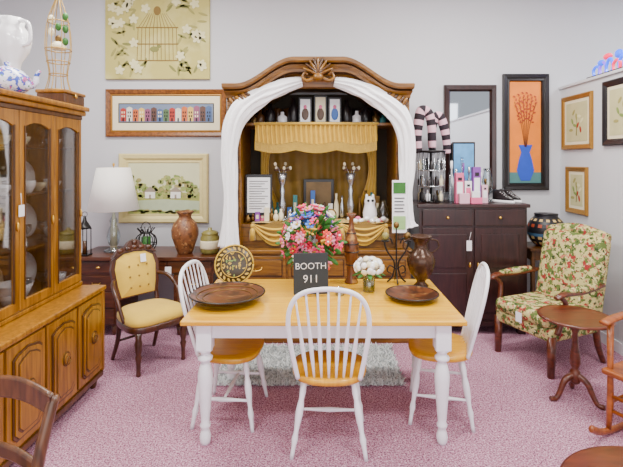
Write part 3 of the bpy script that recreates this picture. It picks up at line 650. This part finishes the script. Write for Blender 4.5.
for lev in (0.013,0.168,0.328):
    for k in range(9):
        a=2*pi*k/9+lev; m=random.choice([CERAM,BLACKW,SILV,GLASSG,OAKD,CREAM,OLDBRASS]); hh=random.uniform(0.08,0.13)
        b.lathe([(0.02,0),(0.024,0.01),(0.024,hh*0.6),(0.009,hh*0.75),(0.011,hh),(0.001,hh)],(0.107*cos(a),0.03+0.107*sin(a),lev),m,10)
b.finish((1.12,4.6,1.271))
b=B('cosmetic_boxes')
for x,w_,h_,m in ((0,0.08,0.30,PINK),(0.09,0.07,0.22,CERAM),(0.17,0.08,0.36,PURP),(0.26,0.06,0.18,SP)):
    b.box(x,x+w_,0,0.06,0,h_,m,0.003); b.box(x+0.012,x+w_-0.012,-0.002,0.0,h_*0.3,h_*0.7,CERAM if m!=CERAM else PINK)
    b.box(x+0.02,x+w_-0.02,-0.003,-0.001,h_*0.75,h_*0.85,BLACKW)
b.box(0.02,0.12,-0.06,-0.01,0,0.10,SP,0.003); b.box(0.13,0.24,-0.07,-0.01,0,0.06,PINK,0.003); b.box(0.14,0.22,-0.065,-0.015,0.0605,0.12,CERAM,0.003)
b.finish((1.33,4.47,1.271))
b=B('hanging_blue_print')
b.box(-0.12,0.12,0,0.02,0,0.62,BLACKW,0.003); b.box(-0.105,0.105,-0.002,0,0.02,0.60,mat('sky_blue_print',C(90,160,220),0.5,var=0.5,scale=9)); b.box(-0.11,0.11,-0.02,0.06,0,0.02,BLACKW)
b.finish((1.50,4.76,1.271))
b=B('perfume_bottles')
random.seed(8)
for k in range(13):
    x=0.03*k; m=[GLASSG,CERAM,SILV,BLACKW,GLASSG,PURP,BLACKW,SILV,PINK,GLASSG,BLACKW,CERAM,OLDBRASS][k]; h_=[0.30,0.42,0.34,0.24,0.46,0.40,0.22,0.36,0.2,0.3,0.26,0.30,0.24][k]
    b.lathe([(0.02,0),(0.024,0.01),(0.024,h_*0.55),(0.008,h_*0.7),(0.008,h_*0.8),(0.014,h_*0.82),(0.014,h_),(0.001,h_)],(x+0.02,0.055*(k%2),0),m,14)
b.finish((1.29,4.60,1.271))
b=B('glass_candle_chimney')
b.lathe([(0.06,0),(0.062,0.008),(0.02,0.02),(0.02,0.06),(0.05,0.09),(0.055,0.20),(0.035,0.30),(0.04,0.34),(0.001,0.30)],(0,0,0),GLASSG,20); b.lathe([(0.02,0.09),(0.02,0.2),(0.001,0.2)],(0,0,0),CREAM,12)
b.finish((1.74,4.74,1.271))
b=B('black_sneakers')
for i in range(2):
    cx=0.12*i
    ol=[(cx+0.042*sin(2*pi*k/20)*(1.0 if cos(2*pi*k/20)>0 else 0.8),0.125*cos(2*pi*k/20)) for k in range(20)]
    def sh(levels,m):
        vs=[];fs=[];n=20
        for s_,z,dy in levels:
            for x,y_ in ol: vs.append((cx+(x-cx)*s_,(y_*s_+dy),z))
        L=len(levels)
        for a in range(L-1):
            for k in range(n): fs.append([a*n+k,a*n+(k+1)%n,(a+1)*n+(k+1)%n,(a+1)*n+k])
        fs.append(list(range(n))); fs.append([(L-1)*n+k for k in range(n)]); b.add(vs,fs,m,True)
    sh([(1,0,0),(1.04,0.012,0),(1.0,0.028,0)],CERAM)
    sh([(0.97,0.028,0),(0.92,0.05,0.005),(0.72,0.075,0.03),(0.58,0.10,0.05),(0.5,0.13,0.06)],BLACKW)
    for q in range(4): b.tube([(cx-0.02,-0.045+0.022*q,0.068+0.012*q),(cx+0.02,-0.035+0.022*q,0.072+0.012*q)],0.004,CERAM,6)
b.finish((1.82,4.52,1.271),0.6)
# ------------------------------------------------------------ striped pot on a stand
b=B('plant_stand')
b.box(-0.2,0.2,-0.2,0.2,0.79,0.82,OAKD,0.006); b.box(-0.18,0.18,-0.18,0.18,0.70,0.79,OAKD); b.box(-0.17,0.17,-0.17,0.17,0.25,0.27,OAKD)
for sx in(-1,1):
    for sy in(-1,1): b.box(sx*0.165-0.018,sx*0.165+0.018,sy*0.165-0.018,sy*0.165+0.018,0,0.72,OAKD,0.003)
b.finish((2.27,4.66,0))
b=B('striped_pottery_urn')
OR2=mat('urn_red',C(156,64,36),0.5); CR2=mat('urn_cream',C(200,170,110),0.5); BK2=mat('urn_black',C(26,26,32),0.4); BL2=mat('urn_blue',C(60,96,126),0.5)
prof=[(0.09,0),(0.13,0.03),(0.165,0.08),(0.18,0.14),(0.175,0.20),(0.15,0.26),(0.11,0.30),(0.115,0.33)]
pp=[(p.x,p.z) for p in catmull([(r,0,z) for r,z in prof],2)]
ms=[BK2,OR2,CR2,BK2,CR2,BL2,BK2,BK2,OR2,BK2,CR2,BK2,BK2,BK2]
b.lathe(pp,(0,0,0),BK2,28)
for i in range(len(pp)-1):
    (r0,z0),(r1,z1)=pp[i],pp[i+1]; vs=[];n=28
    for r,z in ((r0,z0),(r1,z1)):
        for k in range(n): vs.append(((r+0.0015)*cos(2*pi*k/n),(r+0.0015)*sin(2*pi*k/n),z))
    fs=[[k,(k+1)%n,n+(k+1)%n,n+k] for k in range(n)]
    if ms[i] in (CR2,OR2): b.add(vs,fs[::2],BK2,True); b.add(vs,fs[1::2],ms[i],True)
    else: b.add(vs,fs,ms[i],True)
b.finish((2.30,4.62,0.821))

# ------------------------------------------------------------ floral armchair (faces -Y local)
b=B('floral_armchair')
b.box(-0.29,0.29,-0.30,0.28,0.27,0.38,FLORAL,0.03,3); b.box(-0.275,0.275,-0.33,0.24,0.375,0.49,FLORAL,0.05,4)
b.box(-0.30,0.30,0.23,0.38,0.34,1.06,FLORAL,0.06,5,rot=Rx(-0.20))
b.tube(catmull([(-0.27,0.39,1.03),(0,0.40,1.08),(0.27,0.39,1.03)],6),0.055,FLORAL,12)
for sx in(-1,1):
    b.tube(catmull([(sx*0.33,-0.30,0.635),(sx*0.34,-0.22,0.66),(sx*0.335,0.0,0.65),(sx*0.31,0.27,0.67)],5),[0.02,0.028,0.024,0.022],REDW,10,sx=0.7,sy=1.3)
    b.tube(catmull([(sx*0.335,-0.18,0.675),(sx*0.335,0.0,0.675),(sx*0.325,0.18,0.68)],5),[0.02,0.035,0.025],FLORAL,10)
    b.tube(catmull([(sx*0.335,-0.26,0.645),(sx*0.33,-0.19,0.58),(sx*0.315,-0.21,0.45),(sx*0.30,-0.25,0.34)],5),[0.018,0.022,0.022,0.024],REDW,10)
    b.tube([(sx*0.27,-0.27,0.32),(sx*0.27,-0.275,0.15),(sx*0.27,-0.28,0.0)],[0.035,0.032,0.028],REDW,8)
    b.tube(catmull([(sx*0.26,0.26,0.32),(sx*0.26,0.29,0.15),(sx*0.26,0.36,0.0)],4),[0.03,0.026,0.022],REDW,8)
b.box(-0.02,0.04,-0.338,-0.334,0.36,0.44,CERAM)
b.finish((1.93,3.87,0),math.radians(-66))

# ------------------------------------------------------------ pedestal side table
b=B('pedestal_side_table')
b.lathe([(0.001,0.572),(0.225,0.572),(0.243,0.578),(0.247,0.587),(0.24,0.595),(0.22,0.592),(0.001,0.592)],(0,0,0),REDW,44)
b.lathe([(0.07,0.572),(0.03,0.555),(0.02,0.53),(0.03,0.50),(0.018,0.47),(0.022,0.38),(0.035,0.30),(0.038,0.26),(0.02,0.22),(0.035,0.20),(0.04,0.15),(0.03,0.12),(0.001,0.10)],(0,0,0),REDW,20)
for k in range(3):
    a=k*2*pi/3-0.9; c_,s_=cos(a),sin(a)
    b.tube(catmull([(0.02*c_,0.02*s_,0.17),(0.08*c_,0.08*s_,0.14),(0.12*c_,0.12*s_,0.06),(0.15*c_,0.15*s_,0.018),(0.19*c_,0.19*s_,0.018)],5),[0.026,0.022,0.018,0.016,0.018],REDW,8)
b.finish((1.80,3.20,0))

# ------------------------------------------------------------ rocking chair
b=B('rocking_chair')
for sx in(-1,1):
    x=sx*0.22
    b.tube(catmull([(x,-0.38,0.09),(x,-0.25,0.035),(x,0.0,0.018),(x,0.22,0.05),(x,0.40,0.12)],6),0.018,TANW,8,sx=1.2,sy=0.8)
    b.tube([(x,-0.20,0.04),(x,-0.18,0.2),(x,-0.18,0.40),(x,-0.18,0.70)],[0.015,0.02,0.017,0.02],TANW,10)
    b.tube(catmull([(x,0.2,0.04),(x,0.2,0.4),(x,0.23,0.75),(x,0.30,1.1)],5),[0.018,0.02,0.02,0.016],TANW,10)
    b.tube(catmull([(x,-0.25,0.70),(x,-0.1,0.715),(x,0.23,0.72)],5),[0.026,0.03,0.02],TANW,10,sx=0.5,sy=1.2)
    b.tube([(x,-0.18,0.2),(x,0.2,0.2)],0.011,TANW,8)
b.tube([(-0.22,-0.18,0.24),(0.22,-0.18,0.24)],0.012,TANW,8); b.tube([(-0.22,-0.18,0.15),(0.22,-0.18,0.15)],0.012,TANW,8)
b.box(-0.25,0.25,-0.23,0.22,0.375,0.41,TANW,0.012,3)
for z in(0.55,0.75,0.97):
    y_=0.20+0.11*((z-0.4)/0.7)**1.5; b.box(-0.22,0.22,y_-0.01,y_+0.012,z-0.04,z+0.04,TANW,0.006)
b.finish((2.05,2.68,0),math.radians(-62))
# ------------------------------------------------------------ round table bottom right
b=B('round_coffee_table')
b.lathe([(0.001,0.42),(0.36,0.42),(0.385,0.428),(0.385,0.44),(0.37,0.447),(0.001,0.447)],(0,0,0),REDW,48); b.lathe([(0.30,0.36),(0.30,0.42)],(0,0,0),REDW,32)
for k in range(4):
    a=k*pi/2+pi/4; b.tube(catmull([(0.27*cos(a),0.27*sin(a),0.40),(0.31*cos(a),0.31*sin(a),0.28),(0.28*cos(a),0.28*sin(a),0.10),(0.32*cos(a),0.32*sin(a),0.012)],4),[0.03,0.026,0.018,0.016],REDW,8)
b.finish((1.27,1.60,0))
# ------------------------------------------------------------ ladder-back chair bottom left
b=B('ladderback_chair')
DK=wood('dark_oak_chair',C(104,62,30),C(64,36,16),0.35,(20,20,3))
for sx in(-1,1):
    b.tube(catmull([(sx*0.2,-0.24,0),(sx*0.19,-0.2,0.3),(sx*0.19,-0.2,0.45),(sx*0.2,-0.24,0.68),(sx*0.205,-0.30,0.86)],5),[0.017,0.02,0.021,0.02,0.019],DK,8)
    b.box(sx*0.19-0.018,sx*0.19+0.018,0.17,0.206,0,0.43,DK,0.004); b.tube([(sx*0.19,-0.2,0.2),(sx*0.19,0.18,0.2)],0.011,DK,8)
b.box(-0.22,0.22,-0.2,0.22,0.42,0.455,DK,0.01)
def rail(z,h,bow,y):
    for o in(0.01,-0.01): b.grid(lambda u,v,o=o:(-0.21+0.42*u,y+bow*sin(pi*u)+o,z+h*v+0.03*sin(pi*u)),16,4,DK)
    for v in(0,1): b.tube([(-0.21+0.42*u/16,y+bow*sin(pi*u/16),z+h*v+0.03*sin(pi*u/16)) for u in range(17)],0.011,DK,8)
rail(0.80,0.06,-0.03,-0.285); rail(0.62,0.03,-0.03,-0.23)
b.finish((-1.22,1.36,0),math.radians(168))

# ------------------------------------------------------------ shag rug
b=B('shag_rug')
RUG=mat('shag_grey',C(228,232,232),0.95,var=0.15,scale=30); RUG2=mat('shag_grey_dark',C(170,176,178),0.95,var=0.2)
b.box(-0.80,0.60,3.40,4.08,0.001,0.010,RUG2,0.003)
random.seed(3); vs=[];fs=[];vs2=[];fs2=[]
for k in range(15000):
    x=random.uniform(-0.82,0.62); y=random.uniform(3.37,4.09); a=random.uniform(0,2*pi); h_=random.uniform(0.02,0.04); l=random.uniform(0.01,0.045); q=random.uniform(0,2*pi); w=0.005
    V,F=(vs,fs) if k%4 else (vs2,fs2); o=len(V)
    V+=[(x-w*cos(a),y-w*sin(a),0.008),(x+w*cos(a),y+w*sin(a),0.008),(x+w*cos(a)+l*cos(q)*0.5,y+w*sin(a)+l*sin(q)*0.5,h_*0.6),(x+l*cos(q),y+l*sin(q),h_),(x-w*cos(a)+l*cos(q)*0.5,y-w*sin(a)+l*sin(q)*0.5,h_*0.6)]; F.append([o,o+1,o+2,o+3,o+4])
b.add(vs,fs,RUG); b.add(vs2,fs2,RUG2); b.finish()

# ------------------------------------------------------------ things on the table (z 0.76)
TZ=0.7610
BOWLM=speck('bowl_wood_dark',C(92,50,24),[(C(56,30,16),0.5,12),(C(136,98,54),0.60,16)],90,0.35,edge=0.12)
b=B('decorative_bowl')
b.lathe([(0.08,0),(0.09,0.006),(0.17,0.02),(0.245,0.052),(0.25,0.058),(0.24,0.058),(0.16,0.028),(0.001,0.016)],(0,0,0),BOWLM,44)
for rr,zz in ((0.10,0.020),(0.16,0.030),(0.2,0.044)): b.tube([(rr*cos(2*pi*k/40),rr*sin(2*pi*k/40),zz) for k in range(41)],0.0035,OLDBRASS,6)
b.tube([(0.245*cos(2*pi*k/40),0.245*sin(2*pi*k/40),0.057) for k in range(41)],0.006,BLACKW,6); b.finish((-0.63,3.00,TZ))
b=B('display_plate')
BKP=mat('plate_brown',C(58,44,20),0.3); GP=mat('plate_gold',C(196,160,50),0.35)
b.M=Matrix.Translation((0,0,0.155))@Matrix.Rotation(-0.22,4,'X')
b.lathe([(0.001,0.012),(0.09,0.012),(0.14,-0.006),(0.145,-0.01),(0.09,0.0),(0.001,0.0)],(0,0,0),BKP,36,Rx(pi/2))
b.tube([(0.142*cos(2*pi*k/36),0.006,0.142*sin(2*pi*k/36)) for k in range(37)],0.007,GP,6)
for k in range(20): a=2*pi*k/20; b.disc(0.118*cos(a),0.118*sin(a),0.016,0.008,0.0,GP,8,0.006,a+0.8)
random.seed(14)
for k in range(40):
    r=0.085*math.sqrt(random.random()); a=random.uniform(0,6.28); b.disc(r*cos(a),r*sin(a),0.012,0.005,-0.011,GP if k%4 else TR[1],8,0.004,random.uniform(0,3))
b.tube([(0.095*cos(2*pi*k/36),-0.011,0.095*sin(2*pi*k/36)) for k in range(37)],0.003,GP,6)
b.M=Matrix.Identity(4)
for sx in(-1,1): b.tube(catmull([(sx*0.05,-0.07,0.012),(sx*0.05,-0.045,0.008),(sx*0.045,0.06,0.005),(sx*0.03,0.075,0.02),(sx*0.03,0.052,0.12)],4),0.004,BLACK,6)
b.tube([(-0.05,0.03,0.006),(0.05,0.03,0.006)],0.004,BLACK,6)
b.finish((-0.66,3.38,TZ),0.08)
b=B('flower_bouquet')
b.lathe([(0.05,0),(0.055,0.01),(0.065,0.08),(0.05,0.15),(0.06,0.18),(0.055,0.18),(0.001,0.15)],(0,0,0),CERAM,20)
FL=[mat('petal_%d'%i,C(*c),0.6,var=0.15) for i,c in enumerate([(236,60,110),(200,20,56),(242,140,172),(246,244,248),(168,86,204),(110,80,200),(236,80,60),(60,120,214)])]
random.seed(11)
def flower(c,n,r,m):
    n=n.normalized(); q=Vector((0,0,1)).rotation_difference(n).to_matrix()
    for k in range(6):
        a=2*pi*k/6; off=q@Vector((r*0.55*cos(a),r*0.55*sin(a),0)); b.ell(c+off,(r*0.5,r*0.32,r*0.16),m,8,5,q@Rz(a)@Ry(-0.5))
    b.ell(c+n*r*0.1,(r*0.28,r*0.28,r*0.22),random.choice([m,FL[3],GP]),8,5)
ctr=Vector((0,0,0.35))
for k in range(140):
    z=random.uniform(-0.95,1); a=random.uniform(0,2*pi); rr=math.sqrt(max(0,1-z*z)); d=Vector((rr*cos(a),rr*sin(a),z)); s_=random.uniform(0.75,1.12)
    p=ctr+Vector((d.x*0.21,d.y*0.15,d.z*0.235))*s_
    if p.z<0.07: continue
    hi=d.z>0.45
    m=random.choice([FL[4],FL[5],FL[3],FL[7],FL[2],FL[0],FL[3]] if hi else [FL[0],FL[2],FL[1],FL[2],FL[0],FL[6],FL[3]])
    flower(p,d,random.uniform(0.030,0.05),m)
for k in range(170):
    z=random.uniform(-0.9,1); a=random.uniform(0,2*pi); rr=math.sqrt(max(0,1-z*z)); d=Vector((rr*cos(a),rr*sin(a),z)); p=ctr+Vector((d.x*0.20,d.y*0.145,d.z*0.22))*random.uniform(0.7,1.2)
    if p.z<0.1: continue
    q=Vector((1,0,0)).rotation_difference(d).to_matrix(); b.ell(p,(0.045,0.016,0.004),GREEN,8,5,q@Rx(random.uniform(0,3)))
for k in range(10):
    a=k*0.628; b.tube([(0,0,0.12),(0.08*cos(a),0.08*sin(a),0.28)],0.004,GREEN,5)
b.finish((-0.075,3.35,TZ))
b=B('chalkboard_sign')
SLATE=mat('slate',C(34,40,44),0.7,var=0.15,scale=8)
b.M=Matrix.Rotation(-0.12,4,'X'); b.box(-0.12,0.12,0,0.014,0.015,0.295,SLATE,0.003); b.M=Matrix.Identity(4)
b.tube([(-0.04,-0.03,0.006),(-0.04,0.01,0.012),(-0.03,0.10,0.006)],0.005,BLACK,6); b.tube([(0.04,-0.03,0.006),(0.04,0.01,0.012),(0.03,0.10,0.006)],0.005,BLACK,6); b.tube([(0,0.10,0.005),(0,0.055,0.24)],0.005,BLACK,6)
sg=b.finish((-0.075,3.09,TZ),0.1)
CHALK=mat('chalk',C(225,225,225),0.9)
for i,(t,z,sz) in enumerate((('BOOTH',0.185,0.062),('911',0.095,0.075))):
    cu=bpy.data.curves.new('txt%d'%i,'FONT'); cu.body=t; cu.size=sz; cu.align_x='CENTER'; cu.extrude=0.001; cu.offset=-0.0006
    o=bpy.data.objects.new('txt',cu); bpy.context.collection.objects.link(o); bpy.context.view_layer.update()
    me=bpy.data.meshes.new_from_object(o.evaluated_get(bpy.context.evaluated_depsgraph_get())); bpy.data.objects.remove(o)
    me.materials.clear(); me.materials.append(CHALK)
    to=bpy.data.objects.new('chalk_lettering_%d'%(i+1),me); bpy.context.collection.objects.link(to); to.parent=sg
    to.location=(0,z*sin(0.12)-0.0025,z); to.rotation_euler=(pi/2-0.12,0,0)
b=B('tall_slender_vase')
TV=speck('vase_bronze_stripe',C(104,58,24),[(C(176,128,60),0.55,14),(C(56,28,16),0.6,20)],90,0.3,edge=0.1)
b.lathe([(0.05,0),(0.052,0.01),(0.03,0.05),(0.04,0.14),(0.055,0.24),(0.055,0.30),(0.035,0.38),(0.018,0.44),(0.018,0.49),(0.04,0.53),(0.036,0.53),(0.012,0.48),(0.001,0.3)],(0,0,0),TV,24)
for z,r in ((0.14,0.042),(0.24,0.057),(0.30,0.057),(0.38,0.037)): b.tube([(r*cos(2*pi*k/24),r*sin(2*pi*k/24),z) for k in range(25)],0.004,BLACKW,6)
b.finish((0.225,3.45,TZ))
b=B('white_hydrangea_glass')
b.lathe([(0.04,0),(0.042,0.004),(0.045,0.12),(0.043,0.12),(0.039,0.008),(0.001,0.008)],(0,0,0),GLASSG,20); b.lathe([(0.037,0.01),(0.04,0.07),(0.001,0.07)],(0,0,0),GREEN,14)
random.seed(5)
for k in range(60):
    z=random.uniform(-0.4,1); a=random.uniform(0,2*pi); rr=math.sqrt(max(0,1-z*z)); d=Vector((rr*cos(a),rr*sin(a),z)); p=Vector((0,0,0.175))+Vector((d.x*0.10,d.y*0.08,d.z*0.065)); b.ell(p,(0.024,0.024,0.012),CERAM if k%4 else CREAM,8,5,Vector((0,0,1)).rotation_difference(d).to_matrix())
for k in range(8): a=k*0.785; b.ell((0.085*cos(a),0.075*sin(a),0.125),(0.04,0.018,0.006),GREEN,8,5,Rz(a)@Ry(0.4))
b.tube([(0,0,0.05),(0,0,0.17)],0.006,GREEN,6); b.finish((0.335,3.22,TZ))
b=B('glass_votive'); b.lathe([(0.03,0),(0.032,0.004),(0.036,0.05),(0.033,0.05),(0.028,0.008),(0.001,0.008)],(0,0,0),GLASSG,16); b.lathe([(0.026,0.009),(0.026,0.03),(0.001,0.03)],(0,0,0),CERAM,14); b.finish((0.125,3.13,TZ))
b=B('brown_serving_dish'); b.lathe([(0.07,0),(0.075,0.006),(0.13,0.015),(0.175,0.034),(0.18,0.04),(0.172,0.04),(0.12,0.022),(0.001,0.014)],(0,0,0),BOWLM,40); b.tube([(0.176*cos(2*pi*k/40),0.176*sin(2*pi*k/40),0.039) for k in range(41)],0.005,BLACKW,6); b.finish((0.61,3.05,TZ))
b=B('bronze_urn_vase')
BRZ=mat('bronze_dark',C(66,42,26),0.25,0.4,var=0.4,scale=15)
b.lathe([(0.05,0),(0.055,0.01),(0.03,0.035),(0.035,0.05),(0.08,0.10),(0.10,0.16),(0.105,0.20),(0.085,0.25),(0.05,0.28),(0.045,0.32),(0.07,0.36),(0.085,0.375),(0.078,0.378),(0.04,0.33),(0.001,0.2)],(0,0,0),BRZ,28)
for sx in(-1,1): b.tube(catmull([(sx*0.08,0,0.25),(sx*0.13,0,0.29),(sx*0.12,0,0.34),(sx*0.07,0,0.35)],4),0.006,BRZ,8)
b.finish((0.735,3.34,TZ))
b=B('scroll_candle_stand')
for sx in(-1,1):
    b.tube(catmull([(sx*0.07,0,0.006),(sx*0.03,0,0.05),(sx*0.015,0,0.15),(sx*0.07,0,0.24),(sx*0.09,0,0.31),(sx*0.05,0,0.34),(sx*0.03,0,0.30)],5),0.0065,BLACK,7); b.lathe([(0.03,0),(0.032,0.008),(0.001,0.01)],(sx*0.085,0,0.315),BLACK,14); b.ell((sx*0.085,0,0.355),(0.028,0.028,0.032),JG if sx<0 else OLDBRASS)
    b.tube(catmull([(0,0,0.10),(sx*0.05,0.0,0.13),(sx*0.07,0,0.09),(sx*0.04,0,0.07)],5),0.005,BLACK,7)
b.tube(catmull([(0,-0.07,0.006),(0,-0.02,0.05),(0,0,0.16),(0,0,0.42)],5),0.006,BLACK,7); b.tube([(0,0.07,0.006),(0,0.0,0.12)],0.0055,BLACK,7); b.ell((0,0,0.44),(0.022,0.022,0.026),OLDBRASS)
b.finish((0.57,3.45,TZ))

# ------------------------------------------------------------ lights
def area(name,loc,rot,sx,sy,e,col=(1,1,1)):
    l=bpy.data.lights.new(name,'AREA'); l.shape='RECTANGLE'; l.size=sx; l.size_y=sy; l.energy=e; l.color=col
    o=bpy.data.objects.new(name,l); bpy.context.collection.objects.link(o); o.location=loc; o.rotation_euler=rot; return o
FIX=mat('fixture_white',C(240,240,240),0.6)
for i,(x,y) in enumerate(((-1.6,3.3),(1.3,3.3),(-1.6,1.0),(1.3,1.0))):
    b=B('ceiling_light_fixture'); b.frame(1.3,0.4,[(0,0),(0,0.04),(0.03,0.04),(0.03,0)],FIX); f=b.finish((x,y,3.699),0,rx=pi/2)
    area('ceiling_lamp',(x,y,3.66),(0,0,0),1.2,0.32,100,(1,0.97,0.91))
area('window_daylight',(0.6,-2.2,1.9),(math.radians(84),0,0),6.0,2.6,150,(0.97,0.98,1.0))
area('shop_lamp_right',(4.0,3.2,3.6),(0,0,0),1.4,1.4,110,(0.92,0.96,1))
w=bpy.data.worlds.new('World'); bpy.context.scene.world=w; w.use_nodes=True
w.node_tree.nodes['Background'].inputs[0].default_value=(0.95,0.96,1,1); w.node_tree.nodes['Background'].inputs[1].default_value=0.6
# ------------------------------------------------------------ camera
cam=bpy.data.cameras.new('camera'); co=bpy.data.objects.new('camera',cam); bpy.context.collection.objects.link(co)
co.location=(0,0,1.7); co.rotation_euler=(pi/2,0,0); cam.lens=26.0; cam.sensor_width=36; cam.shift_x=-0.0169; cam.shift_y=-0.118; cam.clip_start=0.05
bpy.context.scene.camera=co
